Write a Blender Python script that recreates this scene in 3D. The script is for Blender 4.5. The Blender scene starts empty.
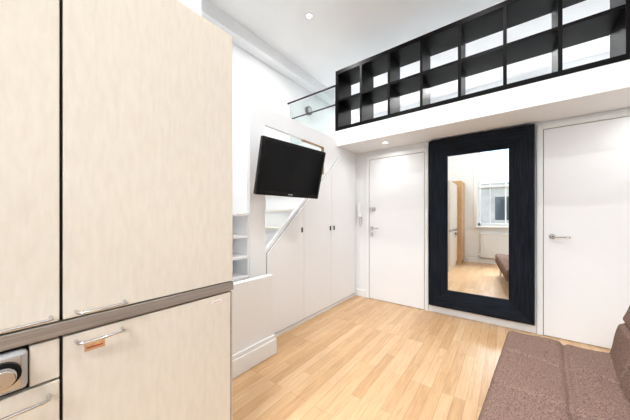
import bpy, bmesh, math, random
from mathutils import Vector, Matrix
random.seed(4)
S=bpy.context.scene
S.view_settings.view_transform='Standard'
S.view_settings.look='None'
S.view_settings.exposure=0.0

# ---------------------------------------------------------------- materials
def lin(c):
    return tuple(((v/255)/12.92 if v/255<=0.04045 else ((v/255+0.055)/1.055)**2.4) for v in c)+(1,)
def base(name,col,rough=0.5,metal=0.0,spec=0.5):
    m=bpy.data.materials.new(name); m.use_nodes=True
    b=m.node_tree.nodes['Principled BSDF']
    b.inputs['Base Color'].default_value=lin(col)
    b.inputs['Roughness'].default_value=rough
    b.inputs['Metallic'].default_value=metal
    b.inputs['Specular IOR Level'].default_value=spec
    return m,b,m.node_tree.nodes,m.node_tree.links
def noisy(name,c1,c2,scale=(1,1,1),nscale=5,rough=0.5,bump=0.0,detail=4,spec=0.5,dist=0.0,metal=0):
    m,b,N,L=base(name,c1,rough,metal,spec)
    tc=N.new('ShaderNodeTexCoord'); mp=N.new('ShaderNodeMapping'); mp.inputs['Scale'].default_value=scale
    n=N.new('ShaderNodeTexNoise'); n.inputs['Scale'].default_value=nscale; n.inputs['Detail'].default_value=detail
    n.inputs['Distortion'].default_value=dist
    r=N.new('ShaderNodeValToRGB'); r.color_ramp.elements[0].position=0.3; r.color_ramp.elements[1].position=0.7
    r.color_ramp.elements[0].color=lin(c1); r.color_ramp.elements[1].color=lin(c2)
    L.new(tc.outputs['Object'],mp.inputs['Vector']); L.new(mp.outputs[0],n.inputs['Vector'])
    L.new(n.outputs['Fac'],r.inputs[0]); L.new(r.outputs[0],b.inputs['Base Color'])
    if bump:
        bp=N.new('ShaderNodeBump'); bp.inputs['Strength'].default_value=bump; bp.inputs['Distance'].default_value=0.004
        L.new(n.outputs['Fac'],bp.inputs['Height']); L.new(bp.outputs[0],b.inputs['Normal'])
    return m
WALL=noisy('wall_paint',(238,240,242),(241,243,245),nscale=3,rough=0.7,spec=0.2)
CEIL=noisy('ceiling_paint',(241,242,243),(244,245,246),nscale=3,rough=0.8,spec=0.2)
GLOSSW=noisy('white_satin_paint',(240,242,245),(243,245,248),nscale=2,rough=0.4,spec=0.35)
TRIM=noisy('trim_gloss',(240,242,243),(243,245,246),nscale=2,rough=0.35,spec=0.4)
MAPLE=noisy('maple_veneer',(216,206,190),(223,214,200),scale=(5,5,1.2),nscale=12,rough=0.45,detail=8,dist=0.3,spec=0.3)
MAPLEEDGE=noisy('oak_wardrobe_veneer',(190,148,102),(208,168,120),scale=(5,5,0.8),nscale=5,rough=0.5)
BIRCH=noisy('birch_ply',(150,120,92),(170,140,108),scale=(1,6,1),nscale=6,rough=0.5)
TREAD=noisy('painted_tread',(232,228,220),(238,234,227),scale=(1,6,1),nscale=6,rough=0.5)
STEEL=noisy('brushed_steel',(150,141,132),(178,169,160),scale=(1,0.2,30),nscale=8,rough=0.42,metal=0.55)
CHROME=base('chrome',(215,215,215),0.15,1.0)[0]
GREYPL=base('grey_plastic',(188,188,188),0.35,0.3)[0]
DARK=base('dark_gap',(35,30,27),0.7)[0]
SHADOWGAP=base('grey_gap_shade',(120,118,114),0.8)[0]  # grey that paints in the shade inside narrow gaps
BLKPL=base('black_plastic',(6,6,7),0.3,0,.25)[0]
SCREEN=base('tv_screen',(4,4,5),0.18,0,0.2)[0]
BLKWOOD=noisy('black_stained_shelf',(1,1,2),(5,4,5),scale=(0.6,6,6),nscale=8,rough=0.4,spec=0.1)
FRAMEW_V=noisy('black_ash_vertical',(1,2,5),(29,36,47),scale=(34,34,1.0),nscale=4,rough=0.5,bump=0.6,detail=6,spec=0.12)
FRAMEW_H=noisy('black_ash_horizontal',(1,2,5),(29,36,47),scale=(1.0,34,34),nscale=4,rough=0.5,bump=0.6,detail=6,spec=0.12)
MIRROR=base('mirror_glass',(240,243,242),0.0,1.0)[0]
RADM=base('radiator_enamel',(238,238,236),0.3)[0]
LABEL=noisy('label_paper',(190,140,95),(212,170,125),nscale=60,rough=0.6)
LABELW=base('label_white',(236,232,226),0.6)[0]
RED=base('label_red',(170,60,45),0.6)[0]
METALD=base('dark_steel_rail',(60,58,56),0.35,0.8)[0]
def glassm():
    m=bpy.data.materials.new('clear_glass'); m.use_nodes=True; N=m.node_tree.nodes; N.clear()
    t=N.new('ShaderNodeBsdfTransparent'); t.inputs[0].default_value=(.90,.94,.93,1)
    g=N.new('ShaderNodeBsdfGlossy'); g.inputs['Roughness'].default_value=.03
    mx=N.new('ShaderNodeMixShader'); mx.inputs[0].default_value=.12
    o=N.new('ShaderNodeOutputMaterial'); L=m.node_tree.links
    L.new(t.outputs[0],mx.inputs[1]); L.new(g.outputs[0],mx.inputs[2]); L.new(mx.outputs[0],o.inputs[0]); return m
GLASS=glassm()
def emis(name,col,st):
    m=bpy.data.materials.new(name); m.use_nodes=True; N=m.node_tree.nodes; N.clear()
    e=N.new('ShaderNodeEmission'); e.inputs[0].default_value=lin(col); e.inputs[1].default_value=st
    o=N.new('ShaderNodeOutputMaterial'); m.node_tree.links.new(e.outputs[0],o.inputs[0]); return m
BULB=emis('lamp_bulb',(255,250,238),6)

# floor planks (run along Y)
def floor_mat():
    m,b,N,L=base('oak_strip_floor',(215,170,118),0.30,0,0.4)
    tc=N.new('ShaderNodeTexCoord'); mp=N.new('ShaderNodeMapping'); mp.inputs['Rotation'].default_value=(0,0,math.radians(90))
    L.new(tc.outputs['Object'],mp.inputs[0])
    br=N.new('ShaderNodeTexBrick'); L.new(mp.outputs[0],br.inputs['Vector'])
    br.inputs['Color1'].default_value=(0,0,0,1); br.inputs['Color2'].default_value=(1,1,1,1)
    br.inputs['Mortar'].default_value=(0.5,0.5,0.5,1)
    br.inputs['Scale'].default_value=1; br.inputs['Brick Width'].default_value=0.62; br.inputs['Row Height'].default_value=0.068
    br.inputs['Mortar Size'].default_value=0.0; br.offset=0.37; br.offset_frequency=3
    br.inputs['Bias'].default_value=0
    r=N.new('ShaderNodeValToRGB'); e=r.color_ramp.elements
    e[0].position=0; e[0].color=lin((192,153,112)); e[1].position=1; e[1].color=lin((210,176,138))
    k=e.new(0.5); k.color=lin((202,165,124))
    L.new(br.outputs['Color'],r.inputs[0])
    mp2=N.new('ShaderNodeMapping'); mp2.inputs['Scale'].default_value=(14,1.0,1); L.new(tc.outputs['Object'],mp2.inputs[0])
    n=N.new('ShaderNodeTexNoise'); n.inputs['Scale'].default_value=5; n.inputs['Detail'].default_value=7; n.inputs['Distortion'].default_value=0.8
    L.new(mp2.outputs[0],n.inputs['Vector'])
    mx=N.new('ShaderNodeMix'); mx.data_type='RGBA'; mx.blend_type='OVERLAY'; mx.inputs[0].default_value=0.35
    L.new(r.outputs[0],mx.inputs[6])
    L.new(n.outputs['Fac'],mx.inputs[7])
    br2=N.new('ShaderNodeTexBrick'); L.new(mp.outputs[0],br2.inputs['Vector'])
    for i in('Color1','Color2'): br2.inputs[i].default_value=(1,1,1,1)
    br2.inputs['Mortar'].default_value=(0.62,0.5,0.4,1)
    br2.inputs['Scale'].default_value=1; br2.inputs['Brick Width'].default_value=0.62; br2.inputs['Row Height'].default_value=0.068
    br2.inputs['Mortar Size'].default_value=0.0012; br2.offset=0.37; br2.offset_frequency=3
    m2=N.new('ShaderNodeMix'); m2.data_type='RGBA'; m2.blend_type='MULTIPLY'; m2.inputs[0].default_value=0.8
    L.new(mx.outputs[2],m2.inputs[6]); L.new(br2.outputs['Color'],m2.inputs[7])
    L.new(m2.outputs[2],b.inputs['Base Color'])
    return m
FLOOR=floor_mat()
def fabric():
    m,b,N,L=base('brown_woven_fabric',(135,104,93),0.95,0,0.1)
    tc=N.new('ShaderNodeTexCoord')
    n=N.new('ShaderNodeTexNoise'); n.inputs['Scale'].default_value=190; n.inputs['Detail'].default_value=2
    L.new(tc.outputs['Object'],n.inputs['Vector'])
    r=N.new('ShaderNodeValToRGB'); e=r.color_ramp.elements; e[0].position=.35; e[1].position=.65
    e[0].color=lin((98,77,69)); e[1].color=lin((144,119,108))
    L.new(n.outputs['Fac'],r.inputs[0]); L.new(r.outputs[0],b.inputs['Base Color'])
    bp=N.new('ShaderNodeBump'); bp.inputs['Strength'].default_value=0.4; bp.inputs['Distance'].default_value=0.002
    L.new(n.outputs['Fac'],bp.inputs['Height']); L.new(bp.outputs[0],b.inputs['Normal'])
    return m
FAB=fabric()

# ---------------------------------------------------------------- helpers
def grp(name):
    e=bpy.data.objects.new(name,None); S.collection.objects.link(e); e.empty_display_size=0.1; return e
def fin(bm,name,mat,parent=None,bevel=0,smooth=False,seg=2):
    bmesh.ops.recalc_face_normals(bm,faces=bm.faces)
    me=bpy.data.meshes.new(name); bm.to_mesh(me); bm.free()
    o=bpy.data.objects.new(name,me); S.collection.objects.link(o)
    if isinstance(mat,(list,tuple)):
        for m in mat: me.materials.append(m)
    else: me.materials.append(mat)
    if parent: o.parent=parent
    if bevel:
        md=o.modifiers.new('b','BEVEL'); md.width=bevel; md.segments=seg; md.limit_method='ANGLE'
    if smooth:
        for p in me.polygons: p.use_smooth=True
    return o
def addbox(bm,b,mi=0):
    x0,x1,y0,y1,z0,z1=b
    v=[bm.verts.new(p) for p in ((x0,y0,z0),(x1,y0,z0),(x1,y1,z0),(x0,y1,z0),(x0,y0,z1),(x1,y0,z1),(x1,y1,z1),(x0,y1,z1))]
    for f in((0,3,2,1),(4,5,6,7),(0,1,5,4),(1,2,6,5),(2,3,7,6),(3,0,4,7)):
        bm.faces.new([v[i] for i in f]).material_index=mi
def box(name,b,mat,parent=None,bevel=0):
    return boxes(name,[b],mat,parent,bevel)
def boxes(name,bs,mat,parent=None,bevel=0):
    bm=bmesh.new()
    for b in bs: addbox(bm,b)
    return fin(bm,name,mat,parent,bevel)
def addprismYZ(bm,poly,x0,x1):
    a=[bm.verts.new((x0,y,z)) for y,z in poly]; c=[bm.verts.new((x1,y,z)) for y,z in poly]
    bm.faces.new(a); bm.faces.new(c[::-1])
    n=len(poly)
    for i in range(n): bm.faces.new((a[i],c[i],c[(i+1)%n],a[(i+1)%n]))
def prismYZ(name,polys,x0,x1,mat,parent=None,bevel=0):
    bm=bmesh.new()
    for p in polys: addprismYZ(bm,p,x0,x1)
    return fin(bm,name,mat,parent,bevel)
def addcyl(bm,p0,p1,r,n=20,r2=None):
    p0=Vector(p0);p1=Vector(p1);d=p1-p0
    q=d.to_track_quat('Z','Y').to_matrix().to_4x4()
    M=Matrix.Translation((p0+p1)/2)@q
    bmesh.ops.create_cone(bm,cap_ends=True,segments=n,radius1=r,radius2=r if r2 is None else r2,depth=d.length,matrix=M)
def cyl(name,p0,p1,r,mat,parent=None,n=24,bevel=0,r2=None):
    bm=bmesh.new(); addcyl(bm,p0,p1,r,n,r2)
    o=fin(bm,name,mat,parent,bevel)
    for p in o.data.polygons: p.use_smooth=len(p.vertices)==4
    return o
def tube(name,pts,r,mat,parent=None,cyc=False):
    cu=bpy.data.curves.new(name,'CURVE'); cu.dimensions='3D'; cu.bevel_depth=r; cu.bevel_resolution=4
    s=cu.splines.new('POLY'); s.points.add(len(pts)-1)
    for i,p in enumerate(pts): s.points[i].co=(*p,1)
    s.use_cyclic_u=cyc; cu.use_fill_caps=True
    cu.materials.append(mat)
    o=bpy.data.objects.new(name,cu); S.collection.objects.link(o)
    if parent:o.parent=parent
    return o

# ---------------------------------------------------------------- room shell
XL,XR=-2.75,1.3; YB,YK=-1.0,3.38; YM=5.4; H=3.55
XP=-1.8
box('floor',(XL,XR,YB,YK,-0.08,0),FLOOR)
box('ceiling',(XL-.1,XR+.1,YB-.1,YM+.1,H,H+.1),CEIL)
box('wall_left',(XL-.1,XL,YB,YM,0,H),WALL)
box('wall_right',(XR,XR+.1,YB,YM,0,H),WALL)
box('wall_back',(XP,XR,YK,YK+.1,0,2.13),WALL)
box('wall_mezzanine',(XL,XR,YM,YM+.1,0,H),WALL)
# window wall with opening
WX0,WX1,WZ0,WZ1=-.57,.60,.95,2.95
boxes('wall_front',[(XL-.1,WX0,YB-.2,YB,0,H),(WX1,XR+.1,YB-.2,YB,0,H),(WX0,WX1,YB-.2,YB,0,WZ0),(WX0,WX1,YB-.2,YB,WZ1,H)],WALL)
box('wall_chimney_breast',(XL,-1.6,YB,.86,0,H),WALL)
boxes('wall_stair_foot',[(-1.66,-1.6,.86,1.50,0,.68)],WALL,bevel=.004)
def skirt(name,bs): return boxes(name,bs,TRIM,bevel=.006)
skirt('baseboard_stair_foot',[(-1.60,-1.575,.70,1.525,0,.13),(-1.60,-1.585,.70,1.515,.13,.165),(-1.70,-1.60,1.50,1.525,0,.13),(-1.70,-1.60,1.50,1.515,.13,.165)])
skirt('baseboard_back',[(-1.775,-1.63,3.36,YK,0,.10),(-.765,.245,3.365,YK,0,.095),(1.18,XR,3.36,YK,0,.10)])
skirt('baseboard_right',[(XR-.02,XR,YB,3.35,0,.12)])
skirt('baseboard_front',[(-.80,XR-.03,YB,YB+.02,0,.12)])
# plain boxed bulkhead along left wall
boxes('trim_bulkhead',[(XL,XL+.16,.86,YM,H-.16,H)],WALL,bevel=.003)

# mezzanine slab
boxes('mezzanine_slab',[(XP-.04,XR,2.85,YM,2.13,2.335),(XL,XP-.04,3.36,YM,2.13,2.335)],WALL,bevel=.003)

# ---------------------------------------------------------------- window
w=grp('window_1')
y0,y1=YB-.14,YB-.09
bs=[(WX0,WX0+.06,y0,y1,WZ0,WZ1),(WX1-.06,WX1,y0,y1,WZ0,WZ1),(WX0,WX1,y0,y1,WZ0,WZ0+.07),(WX0,WX1,y0,y1,WZ1-.06,WZ1),
    (WX0,WX1,y0,y1+.02,1.93,1.98),(-.01,.02,y0+.01,y1-.01,WZ0,WZ1),(-.32,-.30,y0+.01,y1-.01,WZ0,WZ1)]
boxes('sash_frame',bs,TRIM,w,.004)
box('sill',(WX0-.05,WX1+.05,YB-.085,YB+.08,WZ0-.04,WZ0),TRIM,w,.006)
boxes('architrave',[(WX0-.09,WX0-.001,YB,YB+.02,WZ0,WZ1+.09),(WX1+.001,WX1+.09,YB,YB+.02,WZ0,WZ1+.09),(WX0-.001,WX1+.001,YB,YB+.02,WZ1,WZ1+.09)],TRIM,w,.004)
# radiator
rd=grp('radiator')
bm=bmesh.new()
for i in range(26):
    x=-.5+i*.04
    addbox(bm,(x,x+.028,YB+.045,YB+.075,.16,.74))
addbox(bm,(-.505,.53,YB+.05,YB+.068,.15,.75)); addbox(bm,(-.505,.53,YB+.035,YB+.085,.74,.76))
fin(bm,'panel',RADM,rd,.004)
boxes('bracket',[(-.4,-.37,YB+.002,YB+.05,.3,.6),(.37,.40,YB+.002,YB+.05,.3,.6)],RADM,rd)
cyl('pipe_1',(-.53,YB+.06,0),(-.53,YB+.06,.2),.009,RADM,rd)
cyl('valve',(-.53,YB+.06,.17),(-.53,YB+.06,.25),.018,RADM,rd)

# building across the street
FAC=noisy('stone_facade',(165,163,156),(190,187,178),nscale=2,rough=.9)
FWIN=base('facade_glass',(60,66,70),.1)[0]
f=grp('townhouse_facade')
box('front_wall',(-9,9,-13,-12,-6,3.0),FAC,f)
bm=bmesh.new()
for i in range(-4,5):
    for z in(-4,-1.2,1.0):
        addbox(bm,(i*1.9-.5,i*1.9+.5,-12.02,-11.98,z,z+1.4))
fin(bm,'windows',FWIN,f)
box('parapet',(-9,9,-13.05,-11.85,3.0,3.25),FAC,f)

# ---------------------------------------------------------------- stair + closet panel
st=grp('staircase')
n=11; rise=2.335/n; run=.236
tr=bmesh.new(); rs=bmesh.new()
for k in range(1,n):
    z=rise*k; y=1.62+(z-.76)/.9
    addbox(tr,(-2.745,-1.845,y-.02,y+run+.015,z-.03,z))
    addbox(rs,(-2.74,-1.85,y,y+.018,z-rise,z-.03))
y=1.62+(2.335-.76)/.9
addbox(rs,(-2.74,-1.85,y-.02,y,2.335-rise,2.12))
fin(tr,'treads',TREAD,st,.004); fin(rs,'risers',WALL,st)
OZ0=.86;OZ1=1.72
pn=grp('stair_cupboard')
prismYZ('panel',[[(1.41,0),(1.586,0),(1.586,2.22),(1.41,2.22)],
    [(1.586,2.05),(2.85,2.05),(2.85,2.22),(1.586,2.22)],
    [(2.55,0),(3.38,0),(3.38,2.129),(2.848,2.129),(2.848,2.05),(2.55,2.05)],
    [(1.586,0),(2.55,0),(2.55,OZ1),(1.586,OZ0)]],XP-.038,XP-.0,GLOSSW,pn)
t=.012
prismYZ('ply_edge',[
    [(2.15,2.05-t),(2.55-t,2.05-t),(2.55-t,2.05),(2.15,2.05)],
    [(2.55-t,OZ1-.01),(2.55,OZ1),(2.55,2.05),(2.55-t,2.05)]],XP-.037,XP-.002,BIRCH,pn)
# small stepped wall shelves between the low wall and the panel
bm=bmesh.new()
addbox(bm,(-2.05,-2.03,1.20,1.409,.645,1.215))
addbox(bm,(-2.05,-1.81,1.395,1.409,.645,1.215))
for z,ya in((.655,1.20),(.83,1.22),(1.01,1.25),(1.20,1.27)):
    addbox(bm,(-2.03,-1.805,ya,1.395,z-.012,z+.010))
fin(bm,'niche_shelves',GLOSSW,pn,.002)
def top(y): return min(1.97, OZ0-.045+(y-1.586)*(OZ1-OZ0)/(2.55-1.586))
g=.003
d=[(1.60,2.14),(2.14,2.70),(2.70,3.34)]
ystar=1.586+(1.97-OZ0+.045)*(2.55-1.586)/(OZ1-OZ0)
for i,(a,b) in enumerate(d):
    a+=g;b-=g
    poly=[(a,.045),(b,.045),(b,top(b))]
    if a<ystar<b: poly.append((ystar,1.97))
    poly.append((a,top(a)))
    prismYZ('cupboard_door_%d'%(i+1),[poly],XP+.002,XP+.016,GLOSSW,pn,.002)
prismYZ('door_gap_shade',[[(1.60,.04),(3.34,.04),(3.34,1.975),(ystar,1.975),(1.60,top(1.60)+.006)]],XP,XP+.002,SHADOWGAP,pn)  # grey sheet behind the doors, painted shade for their seams
box('plinth',(XP-.03,XP+.004,1.60,3.36,0,.038),TRIM,pn)
box('plinth_gap_shade',(XP,XP+.008,1.60,3.34,.036,.044),SHADOWGAP,pn)  # solid grey strip painted as the shadow line above the plinth
hs=[]
for y in(2.10,2.66,2.745):
    hs.append((XP+.016,XP+.030,y-.008,y+.008,1.01,1.065))
boxes('door_pulls',hs,METALD,pn,.004)

# stair rail on mezzanine
r=grp('mezzanine_railing')
cyl('rail_1',(-1.84,2.90,2.98),(XL,2.90,2.98),.013,METALD,r,12)
cyl('rail_2',(-1.84,2.90,2.72),(XL,2.90,2.72),.010,METALD,r,12)
cyl('rail_post',(-1.85,2.90,2.23),(-1.85,2.90,2.99),.011,METALD,r,12)
box('glass_panel',(-2.70,-1.88,2.895,2.905,2.30,2.95),GLASS,r)

# wall light
sp=grp('round_wall_light')
cyl('body',(XL,3.40,3.03),(XL+.05,3.40,3.03),.075,METALD,sp,bevel=.008)
cyl('lens',(XL+.05,3.40,3.03),(XL+.055,3.40,3.03),.05,GREYPL,sp)

# ---------------------------------------------------------------- shelf unit
sh=grp('cube_shelving_unit')
zs0,zs1=2.336,3.15; c=.3625; xs=-1.83; ys0,ys1=2.86,3.22
bm=bmesh.new()
xend=xs+8*c
addbox(bm,(xs,xend+.02,ys0,ys1,zs0,zs0+.05)); addbox(bm,(xs,xend+.02,ys0,ys1,zs1-.05,zs1))
for i in range(9):
    tt=.042 if i in(0,8) else .028
    x=xs+i*c; addbox(bm,(x,x+tt,ys0+.001,ys1-.001,zs0+.05,zs1-.05))
    if i<8:
        zm=(zs0+zs1)/2
        addbox(bm,(x+tt,x+c,ys0+.002,ys1-.002,zm-.014,zm+.014))
fin(bm,'shelf_frame',BLKWOOD,sh,.001)

# ---------------------------------------------------------------- TV
tv=grp('wall_mounted_television')
W_,H_=.725,.465
M=Matrix.Translation((-1.597,1.310,1.360))
n_=Vector((.992,-.1236,0)); a_=Vector((.1236,.992,0)); th=math.radians(14)
up=Vector((0,0,1))*math.cos(th)+n_*math.sin(th); nn=n_*math.cos(th)-Vector((0,0,1))*math.sin(th)
R=Matrix((( a_.x,up.x,nn.x,0),(a_.y,up.y,nn.y,0),(a_.z,up.z,nn.z,0),(0,0,0,1)))
T=M@R
def tvbox(name,b,mat,bev=0):
    o=box(name,b,mat,tv,bev); o.data.transform(T); return o
tvbox('bezel',(0,W_,0,H_,-.045,0),BLKPL,.008)
tvbox('screen',(.028,W_-.028,.045,H_-.028,0,.0015),SCREEN)
tvbox('back_housing',(.1,W_-.1,.06,H_-.08,-.08,-.045),BLKPL,.02)
tvbox('maker_mark',(.335,.385,.018,.025,0,.001),GREYPL)
tvbox('power_light',(.60,.606,.018,.023,0,.001),RED)
c0=T@Vector((W_/2,H_/2,-.08))
tvbox('vesa_plate',(W_/2-.1,W_/2+.1,H_/2-.1,H_/2+.1,-.09,-.08),METALD)
tube('wall_arm',[tuple(c0),(-1.70,1.72,1.62),(-1.79,1.53,1.62)],.018,METALD,tv)
box('wall_plate',(XP+.001,XP+.014,1.50,1.575,1.52,1.70),METALD,tv,.003)

# ---------------------------------------------------------------- back wall doors
def lever(par,x,z,dirn,y):
    cyl('rose',(x,y,z),(x,y-.01,z),.025,CHROME,par)
    tube('lever',[(x,y-.01,z),(x,y-.045,z),(x+dirn*.015,y-.055,z),(x+dirn*.12,y-.055,z)],.009,CHROME,par)
YD=YK-.002
d1=grp('door_1')
boxes('casing',[(-1.625,-1.575,3.355,YD,0,2.06),(-.815,-.77,3.355,YD,0,2.06),(-1.575,-.815,3.355,YD,2.01,2.06)],TRIM,d1,.005)
box('leaf',(-1.568,-.822,3.362,3.376,.006,2.003),GLOSSW,d1,.002)
box('leaf_gap_shade',(-1.575,-.815,3.376,3.3775,.0,2.01),SHADOWGAP,d1)  # grey sheet painted as the shade around the leaf
box('rim_lock',(-1.555,-1.47,3.335,3.362,1.27,1.32),CHROME,d1,.006)
cyl('thumb_turn',(-1.50,3.335,1.295),(-1.50,3.315,1.295),.014,GREYPL,d1)
lever(d1,-1.53,1.02,1,3.362)
box('keyhole_plate',(-1.55,-1.51,3.356,3.362,.90,.96),CHROME,d1,.002)
d2=grp('door_2')
boxes('casing',[(.25,.298,3.355,YD,0,2.10),(1.12,1.17,3.355,YD,0,2.10),(.298,1.12,3.355,YD,2.055,2.10)],TRIM,d2,.005)
box('leaf',(.304,1.114,3.362,3.376,.006,2.049),GLOSSW,d2,.002)
box('leaf_gap_shade',(.298,1.12,3.376,3.3775,0,2.055),SHADOWGAP,d2)  # same painted shade sheet behind this leaf
lever(d2,.365,.99,1,3.362)
# intercom
ic=grp('intercom_handset')
box('base',(-1.755,-1.685,3.355,3.379,1.18,1.38),GLOSSW,ic,.008)
box('handset',(-1.745,-1.705,3.325,3.355,1.17,1.39),TRIM,ic,.012)
tube('cord',[(-1.725,3.345,1.17),(-1.72,3.345,1.08),(-1.70,3.35,1.04),(-1.69,3.36,1.10),(-1.695,3.365,1.18)],.004,GREYPL,ic)

# ---------------------------------------------------------------- mirror
mi=grp('framed_wall_mirror')
X0,X1,Z0,Z1=-.755,.232,.10,2.11; fw=.205
def ring(inset,y): return [(X0+inset,y,Z0+inset),(X1-inset,y,Z0+inset),(X1-inset,y,Z1-inset),(X0+inset,y,Z1-inset)]
prof=[(0,3.362),(0,3.30),(.006,3.295),(.02,3.293),(fw-.015,3.325),(fw-.004,3.328),(fw,3.334),(fw,3.350)]
for side,(i,j) in enumerate(((0,1),(1,2),(2,3),(3,0))):
    bm=bmesh.new(); prev=None
    for ins,y in prof:
        q=ring(ins,y); cur=(bm.verts.new(q[i]),bm.verts.new(q[j]))
        if prev: bm.faces.new((prev[0],prev[1],cur[1],cur[0]))
        prev=cur
    fin(bm,'frame_%s'%('bottom','right','top','left')[side],FRAMEW_H if side in(0,2) else FRAMEW_V,mi)
box('backing',(X0+.01,X1-.01,3.352,3.362,Z0+.01,Z1-.01),DARK,mi)
box('glass',(X0+fw-.01,X1-fw+.01,3.345,3.351,Z0+fw-.01,Z1-fw+.01),MIRROR,mi)

# ---------------------------------------------------------------- kitchen units
XC=-.95
k=grp('tall_kitchen_cabinet')
YE=.652; YS=.122; Y2=-.40
box('carcass',(-1.56,XC-.022,Y2,YE-.003,.0,1.965),MAPLE,k)
box('gap_shade_sheet',(XC-.022,XC-.0205,Y2,YE-.004,.1,1.965),DARK,k)  # dark sheet put in as painted shade between the doors
def door(nm,a,b,z0,z1): return box(nm,(XC-.02,XC,a,b,z0,z1),MAPLE,k,.002)
door('door_upper_fridge',YS+.003,YE,.902,1.97)
door('door_upper_left',Y2,YS-.004,.902,1.97)
door('door_lower_fridge',YS+.003,YE,.1,.855)
door('drawer_front',Y2,YS-.004,.42,.745)
door('drawer_front_bottom',Y2,YS-.004,.10,.412)
a0=.065
door('control_surround',a0,YS-.004,.752,.855)
box('steel_band',(XC-.022,XC+.004,Y2,YE+.002,.862,.898),STEEL,k,.002)
box('steel_edge_trim',(XC-.001,XC+.001,YE-.012,YE-.006,.10,.855),STEEL,k)
box('kick_plate',(-1.5,XC-.06,Y2,YE-.01,.0,.0995),STEEL,k)
def bar(nm,a,b,z):
    x=XC
    tube(nm,[(x,a,z),(x+.026,a+.002,z),(x+.032,a+.012,z),(x+.034,(a+b)/2,z),(x+.032,b-.012,z),(x+.026,b-.002,z),(x,b,z)],.0045,CHROME,k)
bar('handle_fridge_upper',.15,.262,.918)
bar('handle_fridge_lower',.15,.255,.835)
bar('handle_left_upper',-.08,.102,.918)
bar('handle_drawer',-.08,.098,.715)
box('control_panel',(XC-.02,XC+.010,Y2,a0-.003,.757,.853),GREYPL,k,.010)
box('control_recess',(XC+.010,XC+.0115,Y2+.02,a0-.014,.766,.844),CHROME,k,.0006)
for yy in(.022,-.12):
    cyl('dial_base',(XC+.0115,yy,.806),(XC+.018,yy,.806),.030,BLKPL,k,bevel=.001)
    cyl('dial',(XC+.018,yy,.806),(XC+.040,yy,.806),.024,CHROME,k,r2=.020,bevel=.002)
box('orange_label',(XC,XC+.001,.168,.213,.797,.818),LABEL,k)
box('orange_label_stripe',(XC+.001,XC+.0014,.172,.209,.804,.808),RED,k)
box('white_label',(XC,XC+.001,.555,.60,.825,.836),LABELW,k)
box('white_label_stripe',(XC+.001,XC+.0014,.56,.595,.828,.830),RED,k)
# wardrobe next to the window (seen in the mirror)
wr=grp('oak_wardrobe')
box('carcass',(-1.56,-.88,YB+.01,Y2-.006,.0,2.08),MAPLEEDGE,wr,.002)
for i,(a,b) in enumerate(((YB+.012,-.706),(-.702,Y2-.008))):
    box('door_%d'%(i+1),(-.88,-.862,a,b,.08,2.075),MAPLEEDGE,wr,.002)
    cyl('knob_%d'%(i+1),(-.862,-.73+.05*i,1.05),(-.84,-.73+.05*i,1.05),.012,CHROME,wr)

# ---------------------------------------------------------------- sofa bed
so=grp('upholstered_sofa_bed')
def cushion(name,L,Wd,T_,M,seamsL,seamsW,parent):
    nx,ny=70,220
    bm=bmesh.new(); topv=[]
    er=.035
    def edge(u,l):
        d=min(u,l-u)
        return 0 if d>=er else (er-math.sqrt(max(0,er*er-(er-d)**2)))
    for i in range(nx+1):
        rt=[]
        u=i/nx; u=u*Wd
        for j in range(ny+1):
            v=j/ny*L
            z=T_-edge(u,Wd)-edge(v,L)*1.0
            s=0
            for q in seamsL: s=max(s,math.exp(-((u-q)/.012)**2))
            for q in seamsW: s=max(s,math.exp(-((v-q)/.012)**2))
            z-=.016*s
            z+=.005*math.sin(u*23)*math.sin(v*9+1)
            for q in seamsL:
                for p in seamsW:
                    z-=.012*math.exp(-(((u-q)**2+(v-p)**2)/.03**2))
            z=max(z,T_*.45)
            rt.append(bm.verts.new((u,v,z)))
        topv.append(rt)
    for i in range(nx):
        for j in range(ny):
            bm.faces.new((topv[i][j],topv[i+1][j],topv[i+1][j+1],topv[i][j+1]))
    per=[topv[i][0] for i in range(nx+1)]+[topv[nx][j] for j in range(1,ny+1)]+[topv[i][ny] for i in range(nx-1,-1,-1)]+[topv[0][j] for j in range(ny-1,0,-1)]
    low=[bm.verts.new((v.co.x,v.co.y,0)) for v in per]
    for i in range(len(per)):
        bm.faces.new((per[i],low[i],low[(i+1)%len(per)],per[(i+1)%len(per)]))
    bm.faces.new(low[::-1])
    o=fin(bm,name,FAB,parent,0,True)
    o.data.transform(M)
    return o
# local frame: x across the seat (front->back), y along the sofa, far end at y=0
SL=1.86
cushion('seat',SL,.56,.17,Matrix.Translation((0,-SL,.255)),[.27],[.39,.76,1.13,1.50],so)
s_=math.radians(14)
ax=Vector((math.sin(s_),0,math.cos(s_))); nz=Vector((-math.cos(s_),0,math.sin(s_)))
MB=Matrix(((ax.x,0,nz.x,.575),(0,1,0,-SL),(ax.z,0,nz.z,.335),(0,0,0,1)))
cushion('backrest',SL,.50,.15,MB,[.25],[.39,.76,1.13,1.50],so)
box('underframe',(.04,.58,-SL+.04,-.04,.17,.256),BLKPL,so,.005)
for i,(x,y) in enumerate(((.08,-.12),(.52,-.12),(.08,-SL+.12),(.52,-SL+.12))):
    cyl('leg_%d'%(i+1),(x,y,0),(x,y,.18),.016,CHROME,so,r2=.022)
so.location=(.012,2.155,0); so.rotation_euler=(0,0,math.radians(-5.6))

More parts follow.
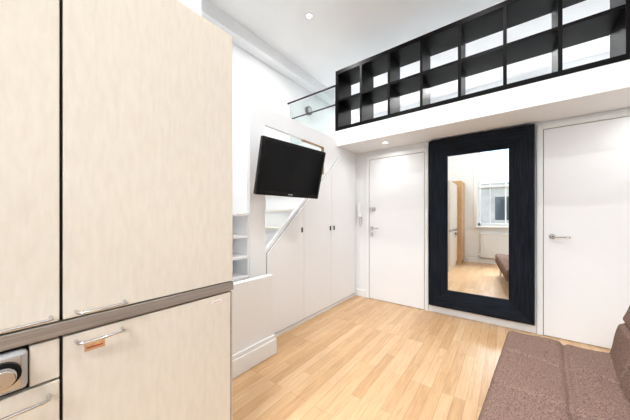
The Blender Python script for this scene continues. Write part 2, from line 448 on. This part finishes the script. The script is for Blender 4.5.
# ---------------------------------------------------------------- downlights
def area(parent,loc,p,size,name='lamp',col=(1,.992,.975),spread=165):
    l=bpy.data.lights.new(name,'AREA'); l.shape='DISK'; l.size=size; l.energy=p; l.color=col; l.spread=math.radians(spread)
    o=bpy.data.objects.new(name,l); S.collection.objects.link(o); o.location=loc; o.parent=parent
def downlight(x,y,z,p):
    g=grp('recessed_downlight')
    bm=bmesh.new(); n=28
    r0,r1=.045,.032
    a=[bm.verts.new((x+r0*math.cos(2*math.pi*i/n),y+r0*math.sin(2*math.pi*i/n),z-.001)) for i in range(n)]
    b=[bm.verts.new((x+r0*.95*math.cos(2*math.pi*i/n),y+r0*.95*math.sin(2*math.pi*i/n),z-.007)) for i in range(n)]
    c=[bm.verts.new((x+r1*math.cos(2*math.pi*i/n),y+r1*math.sin(2*math.pi*i/n),z-.005)) for i in range(n)]
    for i in range(n):
        j=(i+1)%n
        bm.faces.new((a[i],a[j],b[j],b[i])); bm.faces.new((b[i],b[j],c[j],c[i]))
    fin(bm,'rim',CHROME,g)
    cyl('bulb',(x,y,z-.003),(x,y,z-.001),.031,BULB,g)
    area(g,(x,y,z-.012),p,.06)
for x,y,p in((-1.84,2.30,23),(-.2,2.0,20),(-1.5,.9,23),(.7,.9,16),(-.3,-.3,15),(-2.2,4.7,14),(-.5,5.0,14),(1.1,4.9,14)):  # only the first is known; others are unseen, added for room light
    downlight(x,y,H,p)
for x,y in((-1.22,3.08),(1.0,3.08)): downlight(x,y,2.13,2.0)  # second lamp is unseen, added for its light

# daylight
wd=bpy.data.worlds.new('sky'); S.world=wd; wd.use_nodes=True
N=wd.node_tree.nodes; L=wd.node_tree.links
sk=N.new('ShaderNodeTexSky'); sk.sky_type='NISHITA'; sk.sun_disc=False; sk.sun_elevation=math.radians(40); sk.sun_rotation=math.radians(40)
L.new(sk.outputs[0],N['Background'].inputs[0]); N['Background'].inputs[1].default_value=.6
l=bpy.data.lights.new('daylight','AREA'); l.shape='RECTANGLE'; l.size=4; l.size_y=3; l.energy=1600; l.color=(.93,.97,1)
o=bpy.data.objects.new('daylight',l); S.collection.objects.link(o); o.location=(0.3,-4.5,5.6)
o.rotation_euler=(Vector((-.3,-1.0,1.9))-Vector(o.location)).to_track_quat('-Z','Y').to_euler()

# ---------------------------------------------------------------- camera
cam=bpy.data.cameras.new('camera'); co=bpy.data.objects.new('camera',cam); S.collection.objects.link(co)
cam.sensor_width=36; cam.lens=250/630*36; cam.shift_y=7/630; cam.clip_start=.03
co.location=(0,0,1.18); co.rotation_euler=(math.radians(90),0,math.radians(37.3))
S.camera=co
